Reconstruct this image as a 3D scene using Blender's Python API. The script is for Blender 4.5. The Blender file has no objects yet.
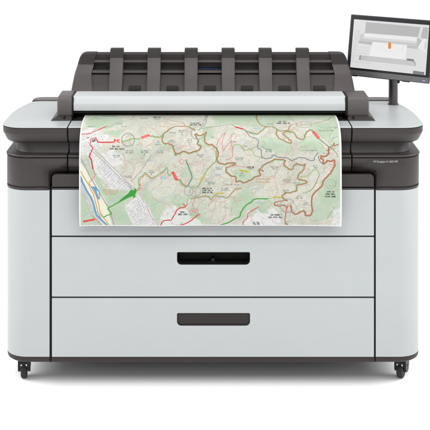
import bpy, bmesh, math, random
import numpy as np
from mathutils import Vector, Matrix

# ------------------------------------------------------------------ camera, light, exposure
sc = bpy.context.scene
C = sc.collection
K, HC, Y0, VX, VY = 1230.0, 2.49, 6.0, 213.0, -121.0     # focal length (photo px), camera height, distance, optical axis

cam = bpy.data.cameras.new('camera')
cam.sensor_width = 36.0
cam.lens = K / 430.0 * 36.0
cam.shift_x = (215.0 - VX) / 430.0
cam.shift_y = -(215.0 - VY) / 430.0
cam.clip_start, cam.clip_end = 0.1, 300.0
co = bpy.data.objects.new('camera', cam)
co.location = (0, -Y0, HC)
co.rotation_euler = (math.radians(90), 0, 0)
C.objects.link(co)
sc.camera = co

w = bpy.data.worlds.new('World')
sc.world = w
w.use_nodes = True
bg = w.node_tree.nodes['Background']
bg.inputs[0].default_value = (1.0, 1.0, 1.0, 1)
bg.inputs[1].default_value = 1.10

def area(name, loc, target, size, power, col=(1, 1, 1)):
    l = bpy.data.lights.new(name, 'AREA')
    l.shape = 'RECTANGLE'; l.size, l.size_y = size
    l.energy = power; l.color = col
    o = bpy.data.objects.new(name, l)
    o.location = loc
    o.rotation_euler = (Vector(target) - Vector(loc)).to_track_quat('-Z', 'Y').to_euler()
    C.objects.link(o)
    return o

area('softbox_key', (0.2, -3.5, 4.6), (0, 0.1, 0.6), (4.6, 2.8), 245)
area('floor_fill_side', (-3.6, 0.0, 2.6), (-1.1, 0.1, 0.0), (2.0, 2.0), 90)  # side fills added to whiten the floor beside the casters
area('floor_fill_side', (3.6, 0.0, 2.6), (1.1, 0.1, 0.0), (2.0, 2.0), 90)

sc.view_settings.view_transform = 'Standard'
sc.view_settings.look = 'None'
sc.view_settings.exposure = 0.0
sc.view_settings.gamma = 1.0
sc.view_settings.use_curve_mapping = False

# ------------------------------------------------------------------ helpers
def at(px, py, Y):
    """point of the place at depth Y that the photo shows at pixel px, py"""
    d = Y0 + Y
    return Vector(((px - VX) * d / K, Y, HC - (py - VY) * d / K))
def zx(px, Y=0.0): return (px - VX) * (Y0 + Y) / K
def zz(py, Y=0.0): return HC - (py - VY) * (Y0 + Y) / K

def srgb(r, g, b):
    f = lambda c: (c / 12.92 if c <= .04045 else ((c + .055) / 1.055) ** 2.4)
    return (f(r / 255), f(g / 255), f(b / 255))

def plastic(name, col, rough=.45, grain=0.0, scale=900, spec=.4, mottle=.04, metal=0.0):
    m = bpy.data.materials.new(name); m.use_nodes = True
    nt = m.node_tree; b = nt.nodes['Principled BSDF']
    b.inputs['Roughness'].default_value = rough
    b.inputs['Specular IOR Level'].default_value = spec
    b.inputs['Metallic'].default_value = metal
    tc = nt.nodes.new('ShaderNodeTexCoord')
    n = nt.nodes.new('ShaderNodeTexNoise'); n.inputs['Scale'].default_value = 7; n.inputs['Detail'].default_value = 6
    nt.links.new(tc.outputs['Object'], n.inputs['Vector'])
    r = nt.nodes.new('ShaderNodeValToRGB')
    r.color_ramp.elements[0].position = .3; r.color_ramp.elements[1].position = .7
    r.color_ramp.elements[0].color = tuple(c * (1 - mottle) for c in col) + (1,)
    r.color_ramp.elements[1].color = tuple(c * (1 + mottle) for c in col) + (1,)
    nt.links.new(n.outputs['Fac'], r.inputs['Fac'])
    nt.links.new(r.outputs['Color'], b.inputs['Base Color'])
    if grain:
        g = nt.nodes.new('ShaderNodeTexNoise'); g.inputs['Scale'].default_value = scale; g.inputs['Detail'].default_value = 2
        nt.links.new(tc.outputs['Object'], g.inputs['Vector'])
        bp = nt.nodes.new('ShaderNodeBump'); bp.inputs['Strength'].default_value = grain; bp.inputs['Distance'].default_value = .0008
        nt.links.new(g.outputs['Fac'], bp.inputs['Height'])
        nt.links.new(bp.outputs['Normal'], b.inputs['Normal'])
    return m

M = {}
M['light'] = plastic('light_grey_paint', (.303, .318, .321), .42, .12, 700, .35, .012)
M['cover'] = plastic('light_grey_cover', (.303, .318, .321), .38, .10, 700, .35, .012)
M['bar'] = plastic('scanner_silver', (.365, .380, .386), .5, .05, 700, .25, .01)
M['dark'] = plastic('dark_grey_plastic', (.0225, .018, .0172), .42, .35, 500, .34, .05)
M['tip'] = plastic('coarse_dark_plastic', (.0175, .0138, .0135), .62, .6, 320, .2, .08)
M['fin'] = plastic('warm_grey_plastic', (.042, .035, .0335), .5, .35, 500, .33, .05)
M['cap'] = plastic('cap_grey_plastic', (.060, .052, .050), .45, .35, 500, .4, .05)
M['base'] = plastic('plinth_brown_plastic', (.020, .0148, .0138), .5, .3, 500, .25, .05)
M['post'] = plastic('post_dark_metal', (.030, .025, .024), .22, .05, 500, .7, .04)
M['mid'] = plastic('stacker_panel_plastic', (.027, .0225, .0217), .5, .35, 500, .3, .05)
M['black'] = plastic('black_recess', (.006, .0055, .005), .6, 0, 1, .2)
M['flap'] = plastic('handle_flap_plastic', (.0125, .0085, .008), .5, .3, 500, .3, .05)
M['rubber'] = plastic('wheel_rubber', (.022, .022, .023), .6, .2, 500, .2)
M['fork'] = plastic('caster_black', (.006, .006, .006), .4, .1, 500, .25)
M['steel'] = plastic('bright_steel', (.55, .55, .55), .25, 0, 1, .5, .02, 1.0)
M['bezel'] = plastic('bezel_black', (.008, .008, .010), .35, 0, 1, .18)
M['frame'] = plastic('monitor_frame', (.024, .024, .028), .4, 0, 1, .3)
M['chin'] = plastic('monitor_chin', (.070, .070, .072), .4, .1, 600, .4)
M['print'] = plastic('white_lettering', (.30, .285, .28), .6, 0, 1, .2)
M['blue'] = plastic('blue_tape', (.015, .025, .085), .5, 0, 1, .3)
M['plate'] = plastic('nameplate_plastic', (.0155, .0122, .0118), .4, .1, 500, .4)
M['powerled'] = plastic('power_led_blue', (.18, .20, .42), .3, 0, 1, .5)

def finish(name, me, mats, parent=None, angle=35):
    if not isinstance(mats, (list, tuple)): mats = [mats]
    if len(me.materials): me.materials.clear()
    for m in mats: me.materials.append(m)
    me.polygons.foreach_set('use_smooth', [True] * len(me.polygons))
    me.set_sharp_from_angle(angle=math.radians(angle))
    o = bpy.data.objects.new(name, me); C.objects.link(o)
    if parent is not None: o.parent = parent
    return o

def from_bm(name, bm, mats, parent=None, angle=35):
    bmesh.ops.recalc_face_normals(bm, faces=bm.faces[:])
    me = bpy.data.meshes.new(name); bm.to_mesh(me); bm.free()
    return finish(name, me, mats, parent, angle)

def round_poly(pts, rad, seg=16):
    out = []
    n = len(pts)
    for i in range(n):
        p = Vector(pts[i]); a = Vector(pts[i - 1]); b = Vector(pts[(i + 1) % n]); r = rad[i]
        if r <= 1e-5 or abs((a - p).normalized().cross((b - p).normalized())) < 1e-6:
            out.append(p.copy()); continue
        u = (a - p).normalized(); v = (b - p).normalized()
        ang = u.angle(v); t = r / math.tan(ang / 2)
        cdir = (u + v).normalized(); c = p + cdir * (r / math.sin(ang / 2))
        s = p + u * t - c; e = p + v * t - c
        tot = s.angle_signed(e)
        for k in range(seg + 1):
            f = -tot * k / seg
            cs, sn = math.cos(f), math.sin(f)
            out.append(c + Vector((s.x * cs - s.y * sn, s.x * sn + s.y * cs)))
    return out

def offset_poly(pts, wts, d):          # pts counter-clockwise, edge i runs pts[i] -> pts[i+1]
    n = len(pts); L = []
    for i in range(n):
        p = Vector(pts[i]); q = Vector(pts[(i + 1) % n]); t = (q - p).normalized()
        nn = Vector((-t.y, t.x)); L.append((p + nn * d * wts[i], t))
    out = []
    for i in range(n):
        p1, t1 = L[i - 1]; p2, t2 = L[i]
        den = t1.x * t2.y - t1.y * t2.x
        if abs(den) < 1e-9:
            out.append(p2.copy()); continue
        k = ((p2.x - p1.x) * t2.y - (p2.y - p1.y) * t2.x) / den
        out.append(p1 + t1 * k)
    return out

def loops_bm(bm, loops, cap=True, mi=None):
    rows = [[bm.verts.new(p) for p in lp] for lp in loops]
    n = len(rows[0])
    for k in range(len(rows) - 1):
        for i in range(n):
            f = bm.faces.new((rows[k][i], rows[k][(i + 1) % n], rows[k + 1][(i + 1) % n], rows[k + 1][i]))
            if mi is not None: f.material_index = mi[k]
    if cap:
        f = bm.faces.new(rows[0][::-1]); g = bm.faces.new(rows[-1])
        if mi is not None: f.material_index = mi[0]; g.material_index = mi[-1]

def prism(name, pts, rad, wts, levels, mat, parent, seg=18):
    bm = bmesh.new()
    loops = []
    for z, d in levels:
        q = offset_poly(pts, wts, d)
        r = [max(x - d, .001) if x > 0 else 0 for x in rad]
        loops.append([Vector((p.x, p.y, z)) for p in round_poly(q, r, seg)])
    loops_bm(bm, loops)
    return from_bm(name, bm, mat, parent)

def boxbm(bm, x0, x1, y0, y1, z0, z1, bev=0.0, mi=0):
    m = bmesh.new()
    bmesh.ops.create_cube(m, size=1)
    for v in m.verts:
        v.co = Vector(((x0 + x1) / 2 + v.co.x * (x1 - x0), (y0 + y1) / 2 + v.co.y * (y1 - y0), (z0 + z1) / 2 + v.co.z * (z1 - z0)))
    if bev: bmesh.ops.bevel(m, geom=m.edges[:], offset=bev, segments=2, affect='EDGES')
    for f in m.faces: f.material_index = mi
    t = bpy.data.meshes.new('t'); m.to_mesh(t); m.free(); bm.from_mesh(t); bpy.data.meshes.remove(t)

def boxobj(name, x0, x1, y0, y1, z0, z1, bev, mat, parent):
    bm = bmesh.new(); boxbm(bm, x0, x1, y0, y1, z0, z1, bev)
    return from_bm(name, bm, mat, parent)

def rrect(x0, x1, z0, z1, rb, rt, seg=8):     # counter-clockwise rounded rectangle
    return [(p.x, p.y) for p in round_poly([(x0, z0), (x1, z0), (x1, z1), (x0, z1)], [rb, rb, rt, rt], seg)]

def cyl_bm(bm, p0, p1, r0, r1=None, seg=24, bev=0.0):
    r1 = r0 if r1 is None else r1
    p0, p1 = Vector(p0), Vector(p1); ax = (p1 - p0); L = ax.length; ax.normalize()
    u = ax.orthogonal().normalized(); v = ax.cross(u)
    lev = [(0, r0 - bev), (bev, r0), (L - bev, r1), (L, r1 - bev)] if bev else [(0, r0), (L, r1)]
    loops_bm(bm, [[p0 + ax * h + (u * math.cos(a) + v * math.sin(a)) * r for a in [2 * math.pi * k / seg for k in range(seg)]] for h, r in lev])

def panel(name, splines, yf, thick, bev, mat, parent):
    """flat front panel in the XZ plane: filled outline(s) with holes, bevelled, front face at Y = yf"""
    cu = bpy.data.curves.new(name, 'CURVE'); cu.dimensions = '2D'; cu.fill_mode = 'BOTH'
    for pts in splines:
        s = cu.splines.new('POLY'); s.points.add(len(pts) - 1); s.use_cyclic_u = True
        for p, q in zip(s.points, pts): p.co = (q[0], q[1], 0, 1)
    cu.extrude = thick / 2 - bev; cu.bevel_depth = bev; cu.bevel_resolution = 2; cu.offset = -bev
    return curve_mesh(name, cu, Matrix(((1, 0, 0, 0), (0, 0, -1, yf + thick / 2), (0, 1, 0, 0), (0, 0, 0, 1))), mat, parent)

def curve_mesh(name, cu, mtx, mat, parent):
    o = bpy.data.objects.new(name, cu); C.objects.link(o)
    bpy.context.view_layer.update()
    dg = bpy.context.evaluated_depsgraph_get()
    me = bpy.data.meshes.new_from_object(o.evaluated_get(dg))
    bpy.data.objects.remove(o); bpy.data.curves.remove(cu)
    me.name = name
    me.transform(mtx)
    return finish(name, me, mat, parent, 30)

def text_mesh(name, body, size, mtx, mat, parent, thick=.0004, stretch=1.0):
    cu = bpy.data.curves.new(name, 'FONT'); cu.body = body; cu.size = size; cu.extrude = thick
    cu.align_x = 'CENTER'; cu.align_y = 'CENTER'
    return curve_mesh(name, cu, mtx @ Matrix.Diagonal((stretch, 1, 1, 1)), mat, parent)

def cut(o, cutter):
    md = o.modifiers.new('cut', 'BOOLEAN'); md.object = cutter; md.operation = 'DIFFERENCE'; md.solver = 'EXACT'
    bpy.context.view_layer.update()
    dg = bpy.context.evaluated_depsgraph_get()
    me = bpy.data.meshes.new_from_object(o.evaluated_get(dg))
    old = o.data; o.modifiers.clear(); o.data = me; me.name = o.name
    bpy.data.meshes.remove(old)

# ------------------------------------------------------------------ floor
m = bpy.data.materials.new('studio_floor'); m.use_nodes = True
b = m.node_tree.nodes['Principled BSDF']; b.inputs['Roughness'].default_value = .6
b.inputs['Specular IOR Level'].default_value = .1
tn = m.node_tree.nodes.new('ShaderNodeTexNoise'); tn.inputs['Scale'].default_value = 3
cr = m.node_tree.nodes.new('ShaderNodeValToRGB')
cr.color_ramp.elements[0].color = (.93, .93, .93, 1); cr.color_ramp.elements[1].color = (.95, .95, .95, 1)
m.node_tree.links.new(tn.outputs['Fac'], cr.inputs['Fac']); m.node_tree.links.new(cr.outputs['Color'], b.inputs['Base Color'])
bm = bmesh.new(); bmesh.ops.create_grid(bm, x_segments=8, y_segments=8, size=90)
fl = from_bm('floor', bm, m); fl['kind'] = 'structure'; fl['label'] = 'seamless white studio floor under the printer'

# ------------------------------------------------------------------ the printer
P = bpy.data.objects.new('large_format_printer', None); C.objects.link(P)
P.location = (0, 0, 0); P.empty_display_size = .3
P['label'] = 'wide grey and charcoal floor-standing plotter on casters with touchscreen on a post'
P['category'] = 'printer'

XL, XR = zx(67.6), zx(351.9)            # seams between the side housings and the middle
DEPTH = .70
GAP = .0035

def side_poly(sign, inner, hx, r, back=DEPTH, taper=0.0):
    """plan outline of a side piece, counter-clockwise, its radii and its inset weights"""
    if sign > 0:
        return [(inner, 0), (hx, 0), (hx, back * (.62 if taper else .68)), (hx - taper, back), (inner, back)], [0, r, 1.4 if taper else 0, .07 if taper else .05, 0], [1, 1, 1, 1, 0]
    return [(-hx, 0), (inner, 0), (inner, back), (-hx + taper, back), (-hx, back * (.62 if taper else .68))], [r, 0, 0, .07 if taper else .05, 1.4 if taper else 0], [1, 0, 1, 1, 1]
def mid_poly(x0, x1, y0, y1): return [(x0, y0), (x1, y0), (x1, y1), (x0, y1)], [0, 0, 0, 0], [1, 0, 0, 0]

sides = [(-1, XL - GAP), (1, XR + GAP)]
trim_lv = [(1.193, .070), (1.1945, .045), (1.197, .032), (1.2015, .0235), (1.209, .0175), (1.2415, .0015), (1.2440, .0002), (1.247, 0), (1.2715, 0), (1.2722, .006), (1.2760, .006)]
cover_lv = [(1.2745, .0025), (1.2752, .0003), (1.2795, .0003), (1.2812, .0025)]
for s, inner in sides:
    p, r, q = side_poly(s, inner, 1.041, .112, DEPTH, .060)
    prism('top_cover', p, r, q, cover_lv, M['cover'], P)
    prism('upper_trim', p, r, q, trim_lv, M['dark'], P)
p, r, q = mid_poly(XL + GAP, XR - GAP, 0, .148)
prism('top_cover', p, r, q, cover_lv, M['cover'], P)
p, r, q = mid_poly(XL + GAP, XR - GAP, 0, .148)
prism('upper_trim', p, r, q, trim_lv, M['dark'], P)

# neck between the upper trim and the lower housing
for s, inner in sides:
    p, r, q = side_poly(s, inner, .985, .11)
    p = [(x, max(y, .058) if y < .1 else y) for x, y in p]
    prism('neck_panel', p, r, q, [(1.141, -.004), (1.147, 0), (1.215, 0)], M['dark'], P)
p, r, q = mid_poly(XL + GAP, XR - GAP, .058, .4)
prism('neck_panel', p, r, q, [(1.141, -.004), (1.147, 0), (1.215, 0)], M['dark'], P)

# lower housing with the sloped recess round the front cover
hl = [(.9735, .002), (.9745, 0), (.9835, 0), (.9842, .007), (.9895, .007), (.9902, .0006), (.9915, 0), (1.1265, 0), (1.1275, .001), (1.1285, .008),
      (1.1315, .008), (1.1320, .0012), (1.1335, -.0035), (1.1380, -.0035), (1.1410, -.002), (1.1430, .001), (1.1440, .006)]
ox0, ox1, otop = zx(48.6), zx(376.6), zz(166.3)
ix0, ix1, itop = zx(50.6), zx(374.9), zz(173.3, .04)
bm = bmesh.new()
def notch(x0, x1, zt, r): return round_poly([(x0, .90), (x1, .90), (x1, zt), (x0, zt)], [0, 0, r, r], 10)
loops_bm(bm, [[Vector((p.x, y, p.y)) for p in notch(a, b_, t, r)] for (a, b_, t, r, y) in
              [(ox0 - .003, ox1 + .003, otop + .004, .040, -.02), (ox0, ox1, otop, .037, 0.002), ((ox0 + ix0) / 2, (ox1 + ix1) / 2, (otop + itop) / 2 + .003, .034, .014), (ix0, ix1, itop, .03, .04), (ix0, ix1, itop, .03, .075)]])
cutter = from_bm('cutter', bm, M['dark'])
for s, inner in sides:
    p, r, q = side_poly(s, inner, 1.022, .115)
    o = prism('lower_housing', p, r, q, hl, M['dark'], P); cut(o, cutter)
p, r, q = mid_poly(XL + GAP, XR - GAP, 0, .45)
o = prism('lower_housing', p, r, q, hl, M['dark'], P); cut(o, cutter)
bpy.data.objects.remove(cutter)

# light side panels and the plinth
pxl, pxr = zx(49.4), zx(375.9)
for s, inner in ((-1, pxl), (1, pxr)):
    p, r, q = side_poly(s, inner, 1.020, .115)
    prism('side_panel', p, r, q, [(.1575, .004), (.159, .0006), (.162, 0), (.967, 0), (.970, .0006), (.972, .004)], M['light'], P, 16)
    prism('plinth', p, r, q, [(.126, .022), (.129, .014), (.136, .004), (.146, .0005), (.1555, .0005), (.1575, .003)], M['base'], P, 16)
p, r, q = mid_poly(zx(51.6), zx(374.3), .003, DEPTH)
prism('plinth', p, r, q, [(.128, .012), (.134, .003), (.140, 0), (.1555, 0), (.1575, .003)], M['base'], P)

# inner body and black filler strips added behind the gaps to stand for shade
bm = bmesh.new()
boxbm(bm, pxl + .003, pxr - .003, .09, DEPTH - .004, .13, 1.13)
boxbm(bm, XL - .05, XR + .05, .16, DEPTH - .002, 1.135, 1.26)
boxbm(bm, pxl + .05, pxr - .05, .235, DEPTH - .01, .046, .131)  # unseen low block added to darken the floor underneath
from_bm('inner_body_light_block', bm, M['black'], P)
bm = bmesh.new()
for x in (zx(50.5), zx(375.1)): boxbm(bm, x - .012, x + .012, .012, .09, .13, .974)
for y in (189.5, 236.5, 297.5): boxbm(bm, zx(51.0), zx(374.6), .0125, .085, zz(y) - .012, zz(y) + .012)
for x in (XL, XR):
    boxbm(bm, x - .02, x + .02, .032, .1, 1.21, 1.262); boxbm(bm, x - .02, x + .02, .064, .12, 1.15, 1.2); boxbm(bm, x - .02, x + .02, .050, .12, 1.0, 1.138)
    boxbm(bm, x - .02, x + .02, .012, .6, 1.264, 1.2735)
boxbm(bm, ix0 + .002, ix1 - .002, .06, .1, .96, itop - .004)
from_bm('gap_shade_strip', bm, M['black'], P)

# front cover: charcoal trim on top, light panel below
fx0, fx1 = zx(51.9), zx(374.0)
fc = panel('front_cover', [rrect(fx0, fx1, zz(235.7), zz(189.8), .004, .002)], 0, .02, .0018, M['light'], P)
panel('cover_trim', [rrect(fx0, fx1, zz(187.2), zz(174.3), .001, .021)], -.0005, .024, .0025, M['dark'], fc)
panel('cover_lip', [rrect(fx0, fx1, zz(189.4), zz(188.0), .001, .001)], -.0005, .024, .0012, M['dark'], fc)

# drawers with a handle slot each
hx0, hx1 = zx(177.0), zx(250.0)
for (ya, yb, ha, hb, is_open) in ((237.3, 296.7, 252.2, 264.8, True), (298.3, 357.0, 313.2, 325.8, False)):
    z0, z1 = zz(ha), zz(hb)
    hole = rrect(hx0, hx1, z1, z0, .021, .007)
    d = panel('drawer', [rrect(fx0, fx1, zz(yb), zz(ya), .003, .003), hole[::-1]], 0, .02, .0016, M['light'], P)
    bm = bmesh.new()
    dep = .075 if is_open else .0075
    def hl_(e): return rrect(hx0 + e, hx1 - e, z1 + e, z0 - e, .0205 - e, .0065)
    lps = [[Vector((x, y, z)) for x, z in hl_(e)] for e, y in ((.0012, .0012), (.0022, .0006), (.0032, .0016), (.0036, dep))]
    loops_bm(bm, lps, cap=False)
    bm.faces.new([bm.verts.new(p) for p in lps[-1]])
    bmesh.ops.remove_doubles(bm, verts=bm.verts[:], dist=1e-6)
    h = from_bm('handle_slot', bm, M['black'] if is_open else M['flap'], d)
    if is_open:
        d['label'] = 'upper drawer with an open black handle slot'
        bm = bmesh.new(); c = at(213, 262.2, .03)
        boxbm(bm, c.x - .022, c.x + .022, .028, .07, c.z - .012, c.z + .004, .003)
        boxbm(bm, c.x - .008, c.x + .008, .024, .07, c.z + .004, c.z + .020, .003)
        l = from_bm('latch', bm, M['fork'], d)
        bm = bmesh.new()
        for dx in (-.0065, .0055): boxbm(bm, c.x + dx - .003, c.x + dx + .003, .0262, .030, c.z - .006, c.z - .001, .0008)
        from_bm('latch_mark', bm, M['bar'], d)
    else:
        d['label'] = 'lower drawer with its handle slot closed by a dark flap'

# name plate
n0, n1 = at(368.0, 165.4, 0), at(404.5, 158.2, 0)
npl = panel('nameplate', [rrect(n0.x, n1.x, n0.z, n1.z, .004, .004)], -.0012, .004, .0005, M['plate'], P)
c = at(385.6, 161.6, 0)
text_mesh('lettering', 'HP DesignJet XL 3600 MFP', .0135, Matrix(((1, 0, 0, c.x), (0, 0, -1, -.0016), (0, 1, 0, c.z), (0, 0, 0, 1))), M['print'], npl, .0003, .80)

# rear cover and the dark platen in front of the scanner bar
bm = bmesh.new()
rc = [(-.985, .704), (.985, .704), (.985, .80), (-.985, .80)]
lv = [(.9, .0), (1.278, 0), (1.284, .002), (1.286, .006)]
loops_bm(bm, [[Vector((p.x, p.y, z)) for p in round_poly(offset_poly(rc, [0, 1, 1, 1], d), [0, .0, .05, .05], 10)] for z, d in lv])
from_bm('rear_cover', bm, M['cap'], P)
bm = bmesh.new()
boxbm(bm, -.99, .99, .702, .79, .045, .895)  # lower edge extended down to block light entering from behind
from_bm('back_panel', bm, M['dark'], P)
bm = bmesh.new()
boxbm(bm, XL + GAP, XR - GAP, .150, .698, 1.262, 1.2795, .002)
boxbm(bm, XL + .02, XR - .02, .235, .243, 1.279, 1.2835, .001)
from_bm('platen', bm, M['dark'], P)

# ------------------------------------------------------------------ scanner bar with its end caps
bx0, bx1 = zx(73.2, .17), zx(345.6, .17)
prof = [(.176, 1.3265), (.1725, 1.3275), (.1715, 1.3325), (.1690, 1.3600), (.1695, 1.3630), (.1800, 1.3930), (.1850, 1.3965), (.2000, 1.3975), (.345, 1.3950), (.352, 1.3910), (.355, 1.3840), (.355, 1.34), (.34, 1.3265)]
bm = bmesh.new()
loops_bm(bm, [[Vector((x, y + (.006 if k in (0, 3) else 0) * (1 if y < .25 else -1), z)) for y, z in prof] for k, x in enumerate((bx0, bx0 + .004, bx1 - .004, bx1))])
bar = from_bm('scanner_bar', bm, M['bar'], P, 20)
bm = bmesh.new()
boxbm(bm, bx0 - .01, bx1 + .01, .19, .34, 1.312, 1.3262)
boxbm(bm, bx0 - .01, bx1 + .01, .30, .50, 1.2795, 1.312)
from_bm('scan_slot', bm, M['black'], P)

def end_cap(x0, x1, out):                # out = -1 left cap, +1 right cap
    bm = bmesh.new()
    cp = [(.170, 1.3040), (.1665, 1.312), (.168, 1.384), (.172, 1.3935), (.182, 1.3975), (.345, 1.3985), (.366, 1.392), (.372, 1.30)]
    lo = []
    for x, d in ((x0, .006), (x0 + .006, 0), (x1 - .006, 0), (x1, .006)):
        lo.append([Vector((x, y + (d if y < .25 else -d), z - (d if z > 1.37 else 0))) for y, z in cp])
    loops_bm(bm, lo)
    c_ = from_bm('end_cap', bm, M['cap'], P, 25)
    # flared foot on the cover
    fo0, fo1 = (x0 - .028, x1 + .0) if out < 0 else (x0 + .0, x1 + .028)
    bm = bmesh.new()
    lp = []
    for z, t in ((1.2808, 0), (1.2835, .002), (1.3035, .9), (1.3045, 1.0)):
        a, b_ = fo0 + (x0 + .004 - fo0) * t, fo1 + (x1 - .004 - fo1) * t
        y_ = .148 + .026 * t
        lp.append([Vector(q) for q in ((a, y_, z), (b_, y_, z), (b_, .39, z), (a, .39, z))])
    loops_bm(bm, lp)
    from_bm('cap_foot', bm, M['dark'], c_, 20)
    xm = (x0 + x1) / 2 if out < 0 else x0 + .028
    bm = bmesh.new()
    cyl_bm(bm, (xm, .1535, 1.2925), (xm, .1665, 1.2975), .0055, .0055, 16)
    from_bm('screw', bm, M['fork'], c_)
    # thin dark gasket toward the bar
    g0, g1 = (x1 + .001, bx0 - .001) if out < 0 else (bx1 + .001, x0 - .001)
    bm = bmesh.new()
    loops_bm(bm, [[Vector((x, y + (.004 if y < .25 else -.004), z - .003)) for y, z in cp] for x in (g0, g1)])
    from_bm('gasket', bm, M['black'], c_, 25)
end_cap(zx(57.2, .17), zx(72.0, .17), -1)
end_cap(zx(347.6, .17), zx(369.0, .17), 1)

# ------------------------------------------------------------------ stacker behind the bar
rowsY = [(97, .385), (91, .400), (84, .425), (75, .462), (73, .468), (65.5, .482), (64.5, .484), (58, .490), (55.2, .494), (54, .502)]
edge = [69.8, 71.0, 72.3, 74.2, 74.7, 77.2, 77.5, 79.4, 81.0, 83.6]
def side_block(mirror):
    bm = bmesh.new(); loops = []; mi = []
    inn = (93.5, 92.6, 91.7, 91.4, 91.6, 93.6, 94.0, 95.2, 95.6, 96)
    for (y, Y), e, i_ in zip(rowsY, edge, inn):
        z = zz(y, Y); a, b_ = zx(e, Y), zx(i_, Y)
        pts = [(a, Y), (b_, Y), (b_, .60), (a, .60)]
        lp = round_poly(pts, [.012, .001, .001, .02], 5)
        lp = [Vector(((p.x if not mirror else -p.x), p.y, z)) for p in lp]
        loops.append(lp); mi.append(1 if y <= 65 else 0)
    loops_bm(bm, loops, True, mi)
    return bm
st = from_bm('stacker', side_block(False), [M['fin'], M['tip']], P)
bm = side_block(True)
# lower panel, rails and back of the stacker are joined to the two side blocks in one frame
xa, xb = zx(91.0, .47), -zx(91.0, .47)
def strip(bm, rows, back, mi, xa=xa, xb=xb):
    pr = [(Y, zz(y, Y)) for y, Y in rows]
    pr += [(back, pr[-1][1]), (back, pr[0][1])]
    loops_bm(bm, [[Vector((x, y, z)) for y, z in pr] for x in (xa, xb)], True, None)
n0_ = len(bm.faces)
n_a = len(bm.faces)
strip(bm, [(97, .403), (91, .413), (84, .437), (74.6, .472)], .50, 0)
bm.faces.ensure_lookup_table()
n1_ = len(bm.faces)
for f in bm.faces[n_a:]: f.material_index = 2
strip(bm, [(60.4, .505), (55.0, .508), (54.2, .514)], .60, 1)
bm.faces.ensure_lookup_table()
for f in bm.faces[n1_:]: f.material_index = 1
n2_ = len(bm.faces)
boxbm(bm, xa - .02, xb + .02, .545, .598, zz(97, .58), zz(58, .58), 0, 0)
from_bm('stacker_frame', bm, [M['fin'], M['tip'], M['mid']], st)
for ya, yb, Y in ((60.3, 62.4, .486), (70.6, 73.0, .466)):
    boxobj('shelf_rail', zx(92.2 if ya > 65 else 94.5, Y), -zx(92.2 if ya > 65 else 94.5, Y), Y, Y + .05, zz(yb, Y), zz(ya, Y), .0015, M['cap'], st)
boxobj('blue_strip', zx(197.5, .50), zx(221, .50), .50, .55, zz(69.3, .50), zz(68.5, .50), .001, M['blue'], st)
for i, cx in enumerate((116.0, 153.7, 191.0, 228.3, 265.7, 303.3)):
    X = zx(cx, .42) + .0
    bm = bmesh.new(); loops = []; mi = []
    for y, Y, hw, t in ((97, .358, .0335, 0), (91, .372, .0335, 0), (80, .412, .034, 0), (70, .440, .0345, 0), (59, .458, .035, 0), (58, .4595, .035, 1), (50.5, .470, .0345, 1), (49.2, .474, .034, 1), (48.9, .482, .0335, 1)):
        z = zz(y, Y)
        back = max(Y + .035, .50) if y > 52 else Y + .05
        lp = round_poly([(X - hw, Y), (X + hw, Y), (X + hw, back), (X - hw, back)], [.004, .004, .001, .001], 3)
        loops.append([Vector((p.x, p.y, z)) for p in lp]); mi.append(t)
    loops_bm(bm, loops, True, mi)
    from_bm('fin', bm, [M['fin'], M['tip']], st)
    # short clip at the foot of each gap
    if i < 6:
        xg = X + .0983
        if i == 5: xg = X + .085
        boxobj('clip', xg - .03, xg + .03, .398, .43, zz(91, .40), zz(86.5, .40), .002, M['dark'], st)

# ------------------------------------------------------------------ monitor on its post
yaw, tilt = -.645, .163
mc = Vector((.930, .50, 1.596)); MW, MH = .494, .325
u = Vector((math.cos(yaw), math.sin(yaw), 0)); nrm = Vector((math.sin(yaw), -math.cos(yaw), 0))
v = Vector((0, 0, 1)) * math.cos(tilt) - nrm * math.sin(tilt)
nf = u.cross(v)                                           # outward normal of the screen
MM = Matrix(((u.x, v.x, nf.x, mc.x), (u.y, v.y, nf.y, mc.y), (u.z, v.z, nf.z, mc.z), (0, 0, 0, 1)))
def on_screen(px, py):
    o = Vector((0, -Y0, HC)); d = at(px, py, 0) - o
    t = (mc - o).dot(nf) / d.dot(nf); q = o + d * t - mc
    return q.dot(u), q.dot(v)
bm = bmesh.new()
lv = [(-.034, .10), (-.028, .03), (-.020, .006), (-.004, .0), (-.0012, .0), (-.0002, .0012)]
mp = [(-MW / 2, -MH / 2), (MW / 2, -MH / 2), (MW / 2, MH / 2), (-MW / 2, MH / 2)]
loops_bm(bm, [[Vector((p.x, p.y, z)) for p in round_poly(offset_poly(mp, [1, 1, 1, 1], d), [.006] * 4, 4)] for z, d in lv])
mon = from_bm('monitor', bm, M['frame'], P)
mon.matrix_local = MM
chin = .030
bm = bmesh.new(); boxbm(bm, -MW / 2 + .0015, MW / 2 - .0015, -MH / 2 + .0015, -MH / 2 + chin, -.006, .0030, .0012)
from_bm('chin', bm, M['chin'], mon)
bm = bmesh.new(); boxbm(bm, -MW / 2 + .005, MW / 2 - .005, -MH / 2 + chin + .001, MH / 2 - .005, -.003, .0008, .0004)
from_bm('bezel', bm, M['bezel'], mon)
bm = bmesh.new(); boxbm(bm, MW / 2 - .036, MW / 2 - .022, -MH / 2 + .010, -MH / 2 + .016, .0025, .0036, .0004)
from_bm('power_light', bm, M['powerled'], mon)
bm = bmesh.new()
for s in (-.42, .22):
    boxbm(bm, s * MW - .02, s * MW + .02, -MH / 2 - .004, -MH / 2 + .004, -.018, -.006, .001)
boxbm(bm, -.43 * MW, .25 * MW, -MH / 2 - .0015, -MH / 2 + .004, -.017, -.007, .0005)
from_bm('bottom_trim', bm, M['fork'], mon)

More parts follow.
